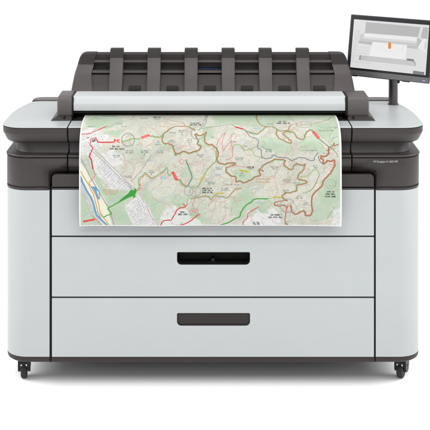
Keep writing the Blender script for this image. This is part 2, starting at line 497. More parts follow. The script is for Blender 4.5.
# ---- painting helpers: the printed map and the picture on the screen are colour samples on a fine mesh
rng = np.random.default_rng(7)
def vnoise(h, w_, cell, seed):
    r = np.random.default_rng(seed)
    gh, gw = int(h / cell) + 3, int(w_ / cell) + 3
    g = r.random((gh, gw))
    ys, xs = np.arange(h) / cell, np.arange(w_) / cell
    yi, xi = ys.astype(int), xs.astype(int)
    fy, fx = ys - yi, xs - xi
    fy = fy * fy * (3 - 2 * fy); fx = fx * fx * (3 - 2 * fx)
    a = g[yi][:, xi]; b_ = g[yi][:, xi + 1]; c_ = g[yi + 1][:, xi]; d_ = g[yi + 1][:, xi + 1]
    return (a * (1 - fx) + b_ * fx) * (1 - fy)[:, None] + (c_ * (1 - fx) + d_ * fx) * fy[:, None]
def fbm(h, w_, cell, seed, octv=4):
    s = np.zeros((h, w_)); a = 1; t = 0
    for k in range(octv):
        s += a * vnoise(h, w_, max(cell / 2 ** k, 1.5), seed + k); t += a; a *= .5
    return s / t

class Canvas:
    def __init__(self, w_, h, col):
        self.w, self.h = w_, h
        self.a = np.empty((h, w_, 3)); self.a[:] = col
    def _blend(self, y0, x0, cov, col):
        sub = self.a[y0:y0 + cov.shape[0], x0:x0 + cov.shape[1]]
        sub += (np.array(col) - sub) * cov[..., None]
    def line(self, pts, width, col, alpha=1.0):
        hw = width / 2
        P_ = np.array(pts, float)
        x0 = max(int(P_[:, 0].min() - hw - 2), 0); x1 = min(int(P_[:, 0].max() + hw + 3), self.w)
        y0 = max(int(P_[:, 1].min() - hw - 2), 0); y1 = min(int(P_[:, 1].max() + hw + 3), self.h)
        if x1 <= x0 or y1 <= y0: return
        cov = np.zeros((y1 - y0, x1 - x0))
        for (ax, ay), (bx, by) in zip(P_[:-1], P_[1:]):
            sx0 = max(int(min(ax, bx) - hw - 2), x0); sx1 = min(int(max(ax, bx) + hw + 3), x1)
            sy0 = max(int(min(ay, by) - hw - 2), y0); sy1 = min(int(max(ay, by) + hw + 3), y1)
            if sx1 <= sx0 or sy1 <= sy0: continue
            X, Yy = np.meshgrid(np.arange(sx0, sx1), np.arange(sy0, sy1))
            dx, dy = bx - ax, by - ay; L = dx * dx + dy * dy + 1e-9
            t = np.clip(((X - ax) * dx + (Yy - ay) * dy) / L, 0, 1)
            d = np.hypot(X - ax - t * dx, Yy - ay - t * dy)
            cc = np.clip(hw + .5 - d, 0, 1)
            s = cov[sy0 - y0:sy1 - y0, sx0 - x0:sx1 - x0]
            np.maximum(s, cc, out=s)
        self._blend(y0, x0, cov * alpha, col)
    def poly_mask(self, pts, warp=0.0, seed=0):
        P_ = np.array(pts, float)
        x0 = max(int(P_[:, 0].min() - warp - 1), 0); x1 = min(int(P_[:, 0].max() + warp + 2), self.w)
        y0 = max(int(P_[:, 1].min() - warp - 1), 0); y1 = min(int(P_[:, 1].max() + warp + 2), self.h)
        if x1 <= x0 or y1 <= y0: return None
        X, Yy = np.meshgrid(np.arange(x0, x1, dtype=float), np.arange(y0, y1, dtype=float))
        if warp:
            X = X + warp * 2 * (fbm(y1 - y0, x1 - x0, 28, seed) - .5) * 2
            Yy = Yy + warp * 2 * (fbm(y1 - y0, x1 - x0, 28, seed + 50) - .5) * 2
        ins = np.zeros(X.shape, bool)
        n = len(P_)
        for i in range(n):
            ax, ay = P_[i]; bx, by = P_[(i + 1) % n]
            if ay == by: continue
            c_ = ((ay > Yy) != (by > Yy)) & (X < (bx - ax) * (Yy - ay) / (by - ay) + ax)
            ins ^= c_
        return y0, x0, ins.astype(float)
    def poly(self, pts, col, alpha=1.0, warp=0.0, seed=0):
        r = self.poly_mask(pts, warp, seed)
        if r: self._blend(r[0], r[1], r[2] * alpha, col)

def spline(pts, n=6, closed=False):
    P_ = [np.array(p, float) for p in pts]
    if len(P_) < 3: 
        return [P_[0] + (P_[-1] - P_[0]) * t for t in np.linspace(0, 1, n + 1)]
    out = []
    for i in range(len(P_) - 1):
        p0 = P_[max(i - 1, 0)]; p1 = P_[i]; p2 = P_[i + 1]; p3 = P_[min(i + 2, len(P_) - 1)]
        for k in range(n):
            t = k / n
            out.append(.5 * ((2 * p1) + (p2 - p0) * t + (2 * p0 - 5 * p1 + 4 * p2 - p3) * t * t + (3 * p1 - p0 - 3 * p2 + p3) * t ** 3))
    out.append(P_[-1])
    return out

def colour_mesh(name, xyz, rgb, mat, parent=None):
    """rows x cols grid of points with one sRGB colour sample per point"""
    h, w_ = xyz.shape[:2]
    me = bpy.data.meshes.new(name)
    idx = np.arange(h * w_, dtype=np.int32).reshape(h, w_)
    q = np.stack([idx[:-1, :-1], idx[1:, :-1], idx[1:, 1:], idx[:-1, 1:]], -1).reshape(-1, 4)
    me.vertices.add(h * w_); me.vertices.foreach_set('co', xyz.reshape(-1).astype(np.float32))
    me.loops.add(q.size); me.loops.foreach_set('vertex_index', q.reshape(-1))
    me.polygons.add(len(q)); me.polygons.foreach_set('loop_start', np.arange(0, q.size, 4, dtype=np.int32))
    me.update(calc_edges=True)
    c = np.clip(rgb / 255., 0, 1)
    lin = np.where(c <= .04045, c / 12.92, ((c + .055) / 1.055) ** 2.4)
    at_ = me.color_attributes.new('print', 'FLOAT_COLOR', 'POINT')
    at_.data.foreach_set('color', np.concatenate([lin, np.ones((h, w_, 1))], -1).reshape(-1).astype(np.float32))
    me.polygons.foreach_set('use_smooth', np.ones(len(q), bool))
    me.materials.append(mat)
    o = bpy.data.objects.new(name, me); C.objects.link(o)
    if parent is not None: o.parent = parent
    return o

# ---- picture on the touchscreen
cs = [on_screen(356.0, 19.6), on_screen(429.3, 24.9), on_screen(425.8, 75.0), on_screen(348.5, 67.2)]
sx0 = (cs[0][0] + cs[3][0]) / 2; sx1 = (cs[1][0] + cs[2][0]) / 2; sy1 = (cs[0][1] + cs[1][1]) / 2; sy0 = (cs[2][1] + cs[3][1]) / 2
SW = 460; SH = int(SW * (sy1 - sy0) / (sx1 - sx0))
cv = Canvas(SW, SH, (228, 228, 229))
def sp(px, py):
    a, b_ = on_screen(px, py)
    return ((a - sx0) / (sx1 - sx0) * SW, (sy1 - b_) / (sy1 - sy0) * SH)
def SP(col, *pts, a=1.0): cv.poly([sp(*p) for p in pts], col, a)
def SL(col, wd, *pts): cv.line([sp(*p) for p in pts], wd, col)
SP((214, 214, 216), (356, 30), (361, 30), (352, 66), (347, 66), a=.5)
SP((187, 187, 188), (366, 22), (420.3, 27), (418, 37), (365, 33))
SP((225, 225, 226), (420.5, 27), (423, 27.2), (420.5, 37), (418.4, 37))
SP((188, 188, 190), (423.2, 27.2), (428.6, 27.6), (427.3, 39), (420.6, 38))
SP((205, 205, 206), (360.6, 34.5), (364.5, 33), (363.3, 40.5), (359, 41.5))
SP((241, 241, 241), (364.5, 33), (417.3, 37.6), (416.6, 43.3), (363.5, 38.6))
SP((222, 222, 223), (364, 36.6), (416.9, 41.2), (416.6, 43.3), (363.5, 38.6))
SP((186, 186, 187), (359.2, 40.5), (373, 42), (372, 44.8), (358.2, 43))
SP((200, 200, 201), (363.3, 38.8), (416.6, 43.5), (416.3, 45.2), (363, 40.6))
SP((196, 196, 197), (406.5, 44.7), (418.5, 46), (417.5, 49), (406, 47.8))
SP((192, 192, 194), (417.2, 37.4), (421.6, 40), (420.6, 47), (416.6, 45.5))
SP((240, 240, 240), (422.5, 39), (427.4, 39.5), (425, 52), (417.8, 47.5))
SP((212, 212, 213), (425.5, 41), (427, 41), (425.5, 49), (424, 49))
SP((243, 243, 243), (372.5, 42.2), (407.3, 45.6), (405, 59.2), (369.5, 55.6))
SP((240, 240, 240), (402, 45.2), (405.5, 45.6), (404, 51), (400.5, 50.5))
for k in range(16):
    x = 374 + k * 2; y = 45 + k * .18 + rng.random() * 8
    SL((222, 222, 222), 1.3, (x, y), (x + 2 + rng.random() * 4, y + .5 + rng.random()))
for k in range(4):
    SL((207, 207, 208), 1.4, (355.5 - k * .4, 46.5 + 3 * k), (369.8 - k * .4, 47.8 + 3 * k))
    SL((212, 212, 213), 1.4, (406.5, 50.5 + 2.6 * k), (418, 51.8 + 2.6 * k))
SP((204, 204, 205), (360.5, 55.6), (415.6, 61.5), (415, 65.7), (359.8, 59.8))
SL((165, 165, 166), 1.6, (360.5, 55.6), (415.6, 61.3)); SL((188, 188, 189), 1.4, (359.8, 59.8), (415, 65.7))
SP((150, 150, 151), (359.8, 55.0), (361.2, 55.2), (360.6, 59.8), (359.1, 59.6))
for k in range(4): SL((160, 160, 160), 1.4, (362 + 1.6 * k, 55.6), (361.6 + 1.6 * k, 59.0))
SP((128, 128, 129), (407, 58.3), (414, 59.1), (413.7, 61.3), (406.7, 60.5))
SL((110, 110, 110), 2.2, (413.2, 61), (415.6, 63.5), (415.2, 65.6))
SL((186, 186, 187), 1.3, (353, 61.2), (370, 63.2))
SP((232, 138, 24), (388.4, 42.2), (391.4, 42.6), (390.9, 48.9), (388.1, 48.5))
SP((245, 170, 60), (389.8, 42.3), (391.4, 42.6), (391.3, 43.8), (389.7, 43.5))
SP((122, 122, 124), (413.2, 70.6), (424.3, 71.8), (423.9, 74.7), (412.8, 73.5))
for k in range(5): SL((165, 165, 166), 1.6, (414.5 + 1.8 * k, 72.3 + .2 * k), (415.5 + 1.8 * k, 72.4 + .2 * k))
xs = np.linspace(sx0, sx1, SW); ys = np.linspace(sy1, sy0, SH)
gx, gy = np.meshgrid(xs, ys)
ms = bpy.data.materials.new('lit_screen'); ms.use_nodes = True
nt = ms.node_tree; b = nt.nodes['Principled BSDF']
b.inputs['Base Color'].default_value = (.01, .01, .01, 1); b.inputs['Roughness'].default_value = .25
an = nt.nodes.new('ShaderNodeAttribute'); an.attribute_name = 'print'
nt.links.new(an.outputs['Color'], b.inputs['Emission Color']); b.inputs['Emission Strength'].default_value = .90; b.inputs['Specular IOR Level'].default_value = .2
colour_mesh('screen', np.stack([gx, gy, np.full(gx.shape, .0014)], -1), cv.a, ms, mon)

# post with collar and hinge
pb = at(393.2, 104.0, .60)
bm = bmesh.new()
cyl_bm(bm, (pb.x, .60, 1.2805), (pb.x, .60, 1.62), .0245, .0245, 40, .002)
post = from_bm('monitor_post', bm, M['post'], P)
bm = bmesh.new(); cyl_bm(bm, (pb.x, .60, 1.2810), (pb.x, .60, 1.287), .029, .027, 40, .001)
from_bm('collar', bm, M['base'], post)
bm = bmesh.new(); boxbm(bm, pb.x + .018, pb.x + .034, .588, .612, 1.395, 1.44, .003)
from_bm('cable_clip', bm, M['fork'], post)
bm = bmesh.new()
bk = mc - nf * .034
cyl_bm(bm, (pb.x, .60, 1.60), bk + nf * .004, .028, .036, 24, .003)
from_bm('hinge', bm, M['dark'], post)

# ------------------------------------------------------------------ casters
def caster(x, y, rot):
    bm = bmesh.new()
    boxbm(bm, -.0285, .0285, -.036, .034, .066, .119, .007)                      # hood
    boxbm(bm, -.021, .021, -.0395, -.030, .052, .088, .004)
    for s in (-1, 1):                                                           # fork cheeks
        cx = s * .0245
        lp = [(-.034, .104), (-.034, .050), (-.026, .034), (-.008, .027), (.014, .034), (.026, .056), (.030, .104)]
        loops_bm(bm, [[Vector((cx + t, a, z)) for a, z in lp] for t in (-.0055, .0055)])
    cyl_bm(bm, (0, .002, .116), (0, .002, .130), .020, .020, 20)
    c_ = from_bm('caster', bm, M['fork'], P)
    c_.location = (x, y, 0); c_.rotation_euler = (0, 0, math.radians(rot))
    bm = bmesh.new()
    prof = [(-.0150, .020), (-.0150, .034), (-.0125, .0385), (-.008, .0400), (.008, .0400), (.0125, .0385), (.0150, .034), (.0150, .020)]
    seg = 36
    lps = [[Vector((px_, -.016 + r * math.cos(a), .0405 + r * math.sin(a))) for a in [2 * math.pi * k / seg for k in range(seg)]] for px_, r in prof]
    loops_bm(bm, lps)
    from_bm('wheel', bm, M['rubber'], c_)
    bm = bmesh.new(); cyl_bm(bm, (-.032, -.004, .062), (.032, -.004, .062), .0065, .0065, 14, .001)
    from_bm('axle', bm, M['fork'], c_)
    bm = bmesh.new()
    for s in (-1, 1):
        boxbm(bm, s * .012 - .0035, s * .012 + .0035, -.0425, -.039, .066, .075, .001)
    from_bm('bolt_head', bm, M['steel'], c_)
    return c_
caster(zx(24.2, .15), .160, 4)
caster(zx(402.2, .15), .160, -24)
caster(zx(36, .55), .58, 12)
caster(zx(391, .55), .58, -10)

# ------------------------------------------------------------------ the printed map lying over the platen and hanging down the front
PXL, PXR = zx(79.2, -.08), zx(341.6, -.08)
ctrl = [(.42, 1.2860), (.34, 1.2900), (.25, 1.2960), (.16, 1.3000), (.09, 1.2990), (.035, 1.2920), (-.010, 1.2780), (-.046, 1.2520), (-.070, 1.2120), (-.080, 1.1500), (-.082, 1.0700), (-.082, .9800), (-.080, .9000), (-.064, .8160)]
pf = np.array([tuple(p) for p in spline(ctrl, 30)])
ss = np.r_[0, np.cumsum(np.hypot(*np.diff(pf, axis=0).T))]
SMAX = ss[-1]
PY = VY + K * (HC - pf[:, 1]) / (Y0 + pf[:, 0])          # photo row of each point of the section
RES = 850.0                                              # samples per metre of paper
MWN, MHN = int((PXR - PXL) * RES), int(SMAX * RES)
def mp_(px, py):
    s = np.interp(py, PY, ss); Y = np.interp(s, ss, pf[:, 0])
    X = (px - VX) * (Y0 + Y) / K
    return ((X - PXL) * RES, s * RES)
U = RES * 5.92 / K                                       # samples per photo pixel on the hanging part

cv = Canvas(MWN, MHN, (216, 217, 204))
# paper tint, printed relief and fine contour lines
h1 = fbm(MHN, MWN, 190, 11, 6)
gxx = np.gradient(h1, axis=1); gyy = np.gradient(h1, axis=0)
rel = np.clip((gxx + gyy) * 1500, -15, 13)
cv.a += rel[..., None] * np.array([1, 1, 1.05])
tint = np.clip((fbm(MHN, MWN, 120, 31, 5) - .50) * 5, 0, 1)
cv.a += (np.array((192, 206, 184)) - cv.a) * (tint * .55)[..., None]
tint = np.clip((fbm(MHN, MWN, 70, 77, 5) - .56) * 6, 0, 1)
cv.a += (np.array((228, 222, 208)) - cv.a) * (tint * .6)[..., None]
fr = (h1 * 46) % 1.0
gm = np.hypot(gxx, gyy) * 46 + 1e-6
cl = np.clip(1.1 - np.abs(fr - .5) / gm * .9, 0, 1) * .32
cv.a += (np.array((168, 130, 106)) - cv.a) * cl[..., None]

def MPOLY(col, pts, a=1.0, warp=3.0, seed=0): cv.poly([mp_(*p) for p in pts], col, a, warp * U, seed)
sd = [100]
def ROAD(col, wd, pts, a=1.0, wig=.25):
    q = spline([mp_(*p) for p in pts], 7)
    sd[0] += 1; r = np.random.default_rng(sd[0])
    if wig:
        j = r.normal(0, 1, (len(q), 2)); j[1:-1] = (j[:-2] + j[1:-1] + j[2:]) / 2
        j[0] = 0; j[-1] = 0
        q = [np.array(p) + k * wig * U for p, k in zip(q, j)]
    cv.line(q, wd * U, col, a)
BR, GR, GY, RD, PK, GN, BL = (174, 98, 66), (138, 178, 116), (116, 124, 120), (216, 22, 26), (212, 146, 142), (46, 156, 42), (98, 158, 206)
def TRAIL(pts, side=1, wd=.85, b_=BR, g=GR, wig=.35):
    """brown trail with a green companion line beside it"""
    q = np.array([mp_(*p) for p in spline(pts, 1)] if False else [mp_(*p) for p in pts])
    q = np.array(spline(list(q), 7)); sd[0] += 1
    r = np.random.default_rng(sd[0]); j = r.normal(0, 1, q.shape); j[1:-1] = (j[:-2] + j[1:-1] + j[2:]) / 2; j[[0, -1]] = 0
    q = q + j * wig * U
    t = np.gradient(q, axis=0); t /= (np.linalg.norm(t, axis=1)[:, None] + 1e-9)
    nn = np.stack([-t[:, 1], t[:, 0]], 1)
    cv.line(list(q + nn * side * .75 * U), .9 * U, g, .9)
    cv.line(list(q), wd * U, b_, .95)

# woods
for k, pl in enumerate([
    [(206, 113), (344, 113), (344, 121), (330, 121), (300, 119), (283, 122), (262, 127), (250, 128), (235, 124), (216, 124)],
    [(84, 116), (112, 114), (126, 121), (108, 129), (88, 129)],
    [(110, 128), (124, 130), (121, 138), (103, 135)],
    [(308, 124), (342, 120), (342, 146), (330, 147), (320, 139), (310, 130)],
    [(298, 138), (312, 134), (326, 148), (320, 156), (300, 150)],
    [(334, 163), (344, 150), (344, 210), (330, 216), (320, 224), (312, 222), (314, 200), (322, 184)],
    [(252, 138), (276, 136), (290, 146), (296, 153), (276, 153), (262, 147)],
    [(232, 196), (246, 189), (255, 190), (256, 200), (240, 216), (230, 216)],
    [(256, 201), (272, 199), (270, 213), (256, 215), (250, 210)],
    [(138, 190), (152, 191), (168, 203), (164, 219), (156, 221), (146, 205)],
    [(170, 196), (184, 197), (186, 203), (177, 207), (172, 203)],
    [(186, 209), (200, 215), (212, 224), (186, 226), (176, 222)],
    [(84, 158), (91, 161), (98, 172), (104, 186), (124, 192), (122, 202), (106, 208), (96, 190), (88, 172)],
    [(106, 190), (134, 186), (138, 196), (126, 205), (112, 212), (106, 207)],
    [(108, 209), (124, 203), (136, 226), (112, 226)],
    [(78, 184), (86, 196), (100, 226), (78, 226)],
    [(186, 163), (190, 165), (192, 176), (189, 182), (184, 175)],
    [(206, 126), (216, 126), (206, 150), (196, 146)],
    [(238, 170), (254, 168), (250, 178), (236, 178)],
    [(113, 150), (122, 149), (124, 158), (114, 160)],
  ]):
    MPOLY((186, 206, 178), pl, .72, 3.2, 300 + k)
    MPOLY((176, 200, 166), [( (p[0] - pl[0][0]) * .6 + pl[0][0] + 3, (p[1] - pl[0][1]) * .6 + pl[0][1] + 2) for p in pl], .45, 4.0, 400 + k)
# valley floor between the motorways, built-up ground
MPOLY((240, 238, 212), [(78, 160), (86, 168), (97, 186), (106, 200), (113, 226), (104, 226), (94, 208), (86, 188), (78, 178)], .95, .8, 5)
for k, pl in enumerate([
    [(78, 132), (92, 129), (104, 131), (107, 137), (101, 143), (97, 152), (100, 158), (92, 166), (86, 158), (78, 152)],
    [(93, 163), (101, 157), (112, 166), (124, 178), (136, 189), (128, 191), (120, 190), (113, 190), (104, 181), (95, 171)],
    [(103, 152), (120, 150), (124, 160), (116, 166), (108, 162)],
    [(125, 207), (140, 193), (150, 210), (159, 226), (134, 226)],
    [(162, 214), (176, 207), (189, 209), (190, 218), (176, 226), (158, 226)],
    [(258, 212), (276, 210), (282, 226), (240, 226), (244, 219)],
    [(333, 208), (344, 202), (344, 228), (328, 226)],
    [(190, 218), (206, 224), (200, 228), (180, 228)]]):
    MPOLY((234, 234, 232), pl, .8, 1.0 if k in (1, 3) else 3.4, 500 + k)
def BLOCKS(cx, cy, ang, nu, nv, du, dv, pl, seed, col=(188, 188, 190)):
    r = np.random.default_rng(seed); ca, sa = math.cos(ang), math.sin(ang)
    def inside(x, y):
        c_ = False
        for i in range(len(pl)):
            ax, ay = pl[i - 1]; bx, by = pl[i]
            if (ay > y) != (by > y) and x < (bx - ax) * (y - ay) / (by - ay) + ax: c_ = not c_
        return c_
    for i in range(-nu, nu + 1):
        for j in range(-nv, nv + 1):
            a, b_ = i * du + r.normal(0, du * .08), j * dv + r.normal(0, dv * .08)
            x, y = cx + a * ca - b_ * sa, cy + a * sa + b_ * ca
            if not inside(x, y) or r.random() < .16: continue
            hw, hh = du * (.24 + .16 * r.random()), dv * (.24 + .16 * r.random())
            sh = r.random() * 26 - 8
            q = [(x + p * hw * ca - q_ * hh * sa, y + p * hw * sa + q_ * hh * ca) for p, q_ in ((-1, -1), (1, -1), (1, 1), (-1, 1))]
            cv.poly([mp_(*p) for p in q], tuple(c + sh for c in col), .9)
BLOCKS(114, 174, .80, 16, 7, 2.6, 1.9, [(94, 164), (101, 158), (136, 189), (128, 191), (113, 189), (104, 181)], 1)
BLOCKS(143, 210, 1.05, 14, 8, 2.4, 2.2, [(126, 207), (140, 194), (158, 225), (135, 225)], 2)
BLOCKS(92, 145, .5, 9, 9, 2.2, 1.9, [(80, 133), (103, 131), (106, 137), (98, 152), (92, 164), (86, 158), (80, 152)], 3, (196, 196, 198))
BLOCKS(112, 157, .8, 8, 5, 2.4, 1.9, [(103, 152), (120, 151), (123, 160), (110, 163)], 4, (204, 204, 204))
BLOCKS(175, 217, .4, 8, 5, 2.6, 2.2, [(164, 214), (176, 208), (189, 210), (188, 218), (172, 224)], 5, (214, 214, 214))
BLOCKS(336, 216, .9, 6, 8, 2.2, 2.0, [(333, 208), (341, 204), (341, 224), (330, 224)], 6, (206, 206, 206))
BLOCKS(262, 219, .2, 9, 4, 2.6, 2.0, [(258, 213), (276, 211), (281, 224), (246, 224)], 7, (218, 218, 218))
# small streets, streams, tracks
for pts in [[(82, 140), (90, 137), (98, 133)], [(81, 146), (92, 148), (97, 144)], [(84, 135), (86, 146), (92, 156)], [(94, 131), (96, 140), (101, 148), (108, 158)],
            [(100, 166), (118, 186)], [(97, 169), (112, 185)], [(103, 160), (126, 186)], [(131, 205), (144, 224)], [(135, 200), (150, 222)], [(128, 211), (139, 203)], [(132, 218), (146, 207)], [(139, 222), (151, 213)]]:
    ROAD((206, 206, 206), .45, pts, .9, .1)
for pts in [[(146, 124), (153, 129), (158, 131)], [(145, 147), (152, 143), (156, 137)], [(196, 150), (190, 146), (182, 146)], [(120, 158), (126, 166), (122, 176), (126, 182)],
            [(228, 139), (232, 134)], [(238, 134), (232, 143), (229, 150)], [(300, 147), (306, 148), (311, 155)], [(282, 163), (276, 172), (275, 184), (277, 190), (274, 200)],
            [(291, 146), (290, 152), (284, 157)], [(225, 200), (226, 212), (222, 222)], [(216, 199), (214, 208), (211, 217)], [(232, 208), (231, 216)], [(262, 130), (256, 133), (252, 140)],
            [(180, 155), (179, 160), (183, 164), (187, 162), (185, 159)], [(189, 164), (197, 165), (203, 159), (203, 170)], [(123, 154), (125, 159), (131, 162), (133.5, 167), (133, 172), (131, 178), (134, 184)],
            [(204, 182), (214, 176), (226, 178)], [(152, 196), (160, 202), (170, 205)], [(300, 206), (308, 208)], [(241, 145), (246, 153), (252, 155)], [(137, 190), (147, 207), (158, 225)]]:
    ROAD(PK, .5, pts, .75, .5)
for pts in [[(165, 166), (172, 158), (178, 152)], [(150, 206), (166, 197), (176, 190)], [(178, 118), (190, 121), (200, 119)], [(236, 150), (240, 143), (246, 139)], [(262, 148), (272, 142), (284, 146)],
            [(143, 190), (146, 184), (152, 180), (156, 178)], [(208, 178.5), (213, 175), (216, 173)], [(205, 181), (208, 179)], [(262, 203), (259, 211)], [(118, 218), (126, 215)], [(80, 217), (88, 213), (95, 212)], [(108, 202), (117, 197), (123, 197)]]:
    ROAD((160, 190, 206), .6, pts, .7, .3)
for pts in [[(151, 155), (147, 162), (142, 169), (136, 176), (131, 181)], [(109, 127), (114, 124), (122, 121), (131, 119), (136, 115)], [(76, 121), (84, 121.5), (92, 119), (100, 115)], [(206, 115), (203, 123), (200, 128)],
            [(250, 150), (258, 146), (270, 150)], [(337, 126), (326, 128), (318, 126)], [(334, 206), (330, 213), (326, 219)], [(286, 114), (292, 120), (298, 123)], [(331, 142), (333, 138), (337, 136)], [(126, 182), (131, 187), (136, 192)]]:
    ROAD((120, 124, 120), .45, pts, .8, .2)
# motorways, railway and river
for pts in [[(79, 155), (84, 164), (90, 176), (98, 190), (104, 200), (109, 209), (112, 218), (114, 227)]]:
    ROAD((150, 150, 156), 1.2, pts, 1, 0); ROAD((196, 196, 200), .35, pts, 1, 0)
for pts in [[(78, 186), (84, 197), (90, 210), (97, 225)], [(80.5, 183), (87, 196), (93, 209), (100, 225)]]:
    ROAD((140, 140, 146), 1.2, pts, 1, 0); ROAD((246, 246, 246), .5, pts, 1, 0)
for off in (-.8, .8):
    ROAD((168, 168, 170), .6, [(92 + off, 149 - off), (104 + off, 160 - off), (116 + off, 172 - off), (128 + off, 184 - off), (137 + off, 191 - off)], 1, 0)
for pts in [[(79, 168), (84, 177), (90, 187), (94, 196), (97, 208), (99, 214), (104, 223)], [(79, 178), (84, 185), (88, 193)], [(89, 183), (94, 191), (98, 201), (100, 211), (105, 219), (110, 226)], [(93, 216), (99, 222), (103, 226)]]:
    ROAD((198, 138, 84), .75, pts, 1, .1)
ROAD(BL, 1.9, [(78, 171), (81, 178), (86, 189), (91, 197), (94, 205), (96, 213), (100, 218), (104, 222), (108, 227)], 1, .15)
ROAD(BL, 1.8, [(92, 187), (95, 189), (96.5, 193), (98.5, 198)], 1, .2)
ROAD(BL, .8, [(94, 187), (98, 189), (99.5, 193), (99.5, 199)], 1, .2)
MPOLY(BL, [(92, 186), (96, 186.5), (98, 190), (95, 191)], 1, .4, 9)
ROAD((120, 190, 130), .7, [(97, 212), (100, 214), (103, 217)], 1, .1)

# faint web of footpaths and hachures all over the hills
rp = np.random.default_rng(55)
for k in range(260):
    x, y = 120 + rp.random() * 218, 114 + rp.random() * 112
    if x < 160 and y > 150 + (x - 120) * .9: continue
    th = rp.random() * 6.28; pts = [(x, y)]
    for _ in range(int(rp.integers(3, 8))):
        th += rp.normal(0, .7); x += 2.2 * math.cos(th); y += 1.6 * math.sin(th); pts.append((x, min(max(y, 113.5), 226)))
    ROAD([(196, 150, 128), (168, 172, 164), (178, 160, 138), (160, 180, 150), (204, 158, 150)][k % 5], .38 + .2 * rp.random(), pts, .55, .35)
for k in range(420):
    x, y = 108 + rp.random() * 230, 114 + rp.random() * 112
    if x < 160 and y > 150 + (x - 120) * .9: continue
    th = rp.random() * 3.14; L = .5 + rp.random() * 1.1
    ROAD([(150, 150, 140), (170, 140, 120), (140, 160, 130), (236, 236, 228)][k % 4], .3, [(x, y), (x + L * math.cos(th), y + L * .6 * math.sin(th))], .45, 0)

# marked trails
TRAIL([(122, 140.4), (128, 139.5), (134, 138), (140, 138)], 1, .6, (150, 160, 90))
TRAIL([(149, 135.3), (153, 135.5), (157, 136.8), (163, 135.2)], 1, .75, (150, 140, 80))
TRAIL([(163, 134.5), (168, 131), (171, 128), (174, 126.8), (180, 126.4), (187, 126.3), (191, 128.2), (194, 130)], -1)
TRAIL([(163, 134.5), (163.2, 142.6), (168, 143), (172.5, 145), (174, 150), (175.5, 153.5), (179, 153), (184, 150.8), (189, 153.2), (194, 151.5), (198.5, 149.5), (200.5, 146.5), (197, 144), (198.5, 140.5), (196, 137), (195.2, 133), (199, 135), (204, 133.5), (206, 131.8)], 1, .95)
TRAIL([(206, 131.8), (204.5, 138), (206, 142.5), (211, 144.5), (215.5, 147), (218.5, 152), (217.5, 158), (219, 162.8), (226, 163.3), (234, 162.4)], 1, 1.0)
ROAD(GR, .9, [(216, 151), (216, 158), (214.5, 162), (209, 167.5), (204.5, 173.5), (201, 180.5), (198, 186)], 1, .2); ROAD((150, 130, 80), .4, [(216, 151), (216, 158), (214.5, 162), (209, 167.5), (204.5, 173.5), (201, 180.5), (198, 186)], .8, .2)
ROAD((122, 150, 104), .8, [(198, 129.8), (204, 128), (210, 127), (217, 126.3), (222, 125.3), (231, 124.4), (235, 126.4)], 1, .3)
TRAIL([(242.5, 129), (247, 131.5), (254, 133.4), (257.5, 133.6), (262, 130.5), (266, 127.2), (271, 126.6), (275, 128.5), (279, 130.8), (286, 131), (292, 132.5), (296, 136)], -1, .6, (156, 120, 70))
TRAIL([(256, 115), (256.8, 120), (259, 123.5), (263, 126), (268, 126.5)], -1, .75)
TRAIL([(277, 130), (276.6, 134), (279.5, 138), (283.5, 139.8), (288, 142.2), (291.2, 141.6), (288.5, 138.5), (284.5, 135.5), (283, 133), (286.5, 131.2), (290, 131.6)], 1, .75)
ROAD(BR, .8, [(284.5, 130.5), (288, 129.5), (289, 127), (291.5, 124.5), (296, 123.4)], 1, .5)
ROAD((150, 165, 95), .8, [(296, 124.8), (308, 124.4), (318, 122.5), (326, 120.5), (331, 117.8)], 1, .2); ROAD(BR, .4, [(300, 124.6), (309, 124.2), (318, 122), (326, 120), (331, 117.2)], .9, .2)
TRAIL([(296, 136), (299.5, 138.8), (303.5, 138.3), (303.8, 134.5), (307, 131.5), (309.5, 129.6), (312.5, 130.4)], 1, .75)
ROAD((122, 132, 118), .9, [(312, 130.4), (318.5, 138), (323, 142), (330, 147.5), (333, 149.5)], 1, .2)
ROAD(BR, .9, [(338, 144.2), (334, 145.5), (333.5, 142.8), (332, 146), (328, 147), (329.5, 149.5), (326.5, 150)], 1, .3)
ROAD(GR, .8, [(333, 149.5), (336, 153), (337, 156.5)], 1, .2)
TRAIL([(328, 149.5), (328, 153.5), (324, 156), (320.6, 156), (320.2, 158.5), (323, 159.2), (322, 162.5), (325, 162.8), (327, 160.5), (330, 161.3), (333.6, 160.5), (334.5, 163), (332, 168), (329.8, 172.5), (326, 176.5), (322.6, 180.5), (321, 186), (316.5, 189.8), (312.8, 193.6), (311, 198), (311.2, 205), (311.6, 210), (309, 215), (305.6, 214.2), (304.4, 211), (300, 211.6), (296, 213.8), (292.5, 212), (291.5, 208), (290.5, 204.5)], -1, 1.0, BR, (170, 140, 110))
TRAIL([(263, 170.5), (258.8, 169.5), (260.2, 174.3), (256, 176.5), (252, 179), (247.5, 181), (243.5, 182.8), (240, 181.3), (236, 181.5), (235.5, 177.5), (231, 175.2), (227, 172.8), (225.3, 169.2), (228, 166.6), (233, 164.8), (235, 162.6)], 1, .95)
TRAIL([(258.8, 169.5), (262, 166), (266.5, 162.5), (271.5, 160.4), (274, 158.8), (279.5, 159.2), (285.2, 159.8), (283.8, 165), (288.4, 168), (292.2, 168.4), (294.4, 164.4), (297.5, 163.5), (301.5, 164.6), (304.6, 163.8), (303.8, 169), (300, 173), (298, 176.5), (298.8, 178.4), (303.6, 180.2), (307.4, 181.6), (302, 183.8), (296, 185.6)], 1, .8)
ROAD((150, 180, 110), .75, [(300, 177), (306, 175.5), (311, 172), (314.5, 169), (318, 170.5), (318.5, 176), (316, 182), (313, 187), (309, 191), (303, 192.5)], 1, .3); ROAD(BR, .4, [(318.5, 176), (316, 182), (313, 187), (309, 191)], 1, .2)
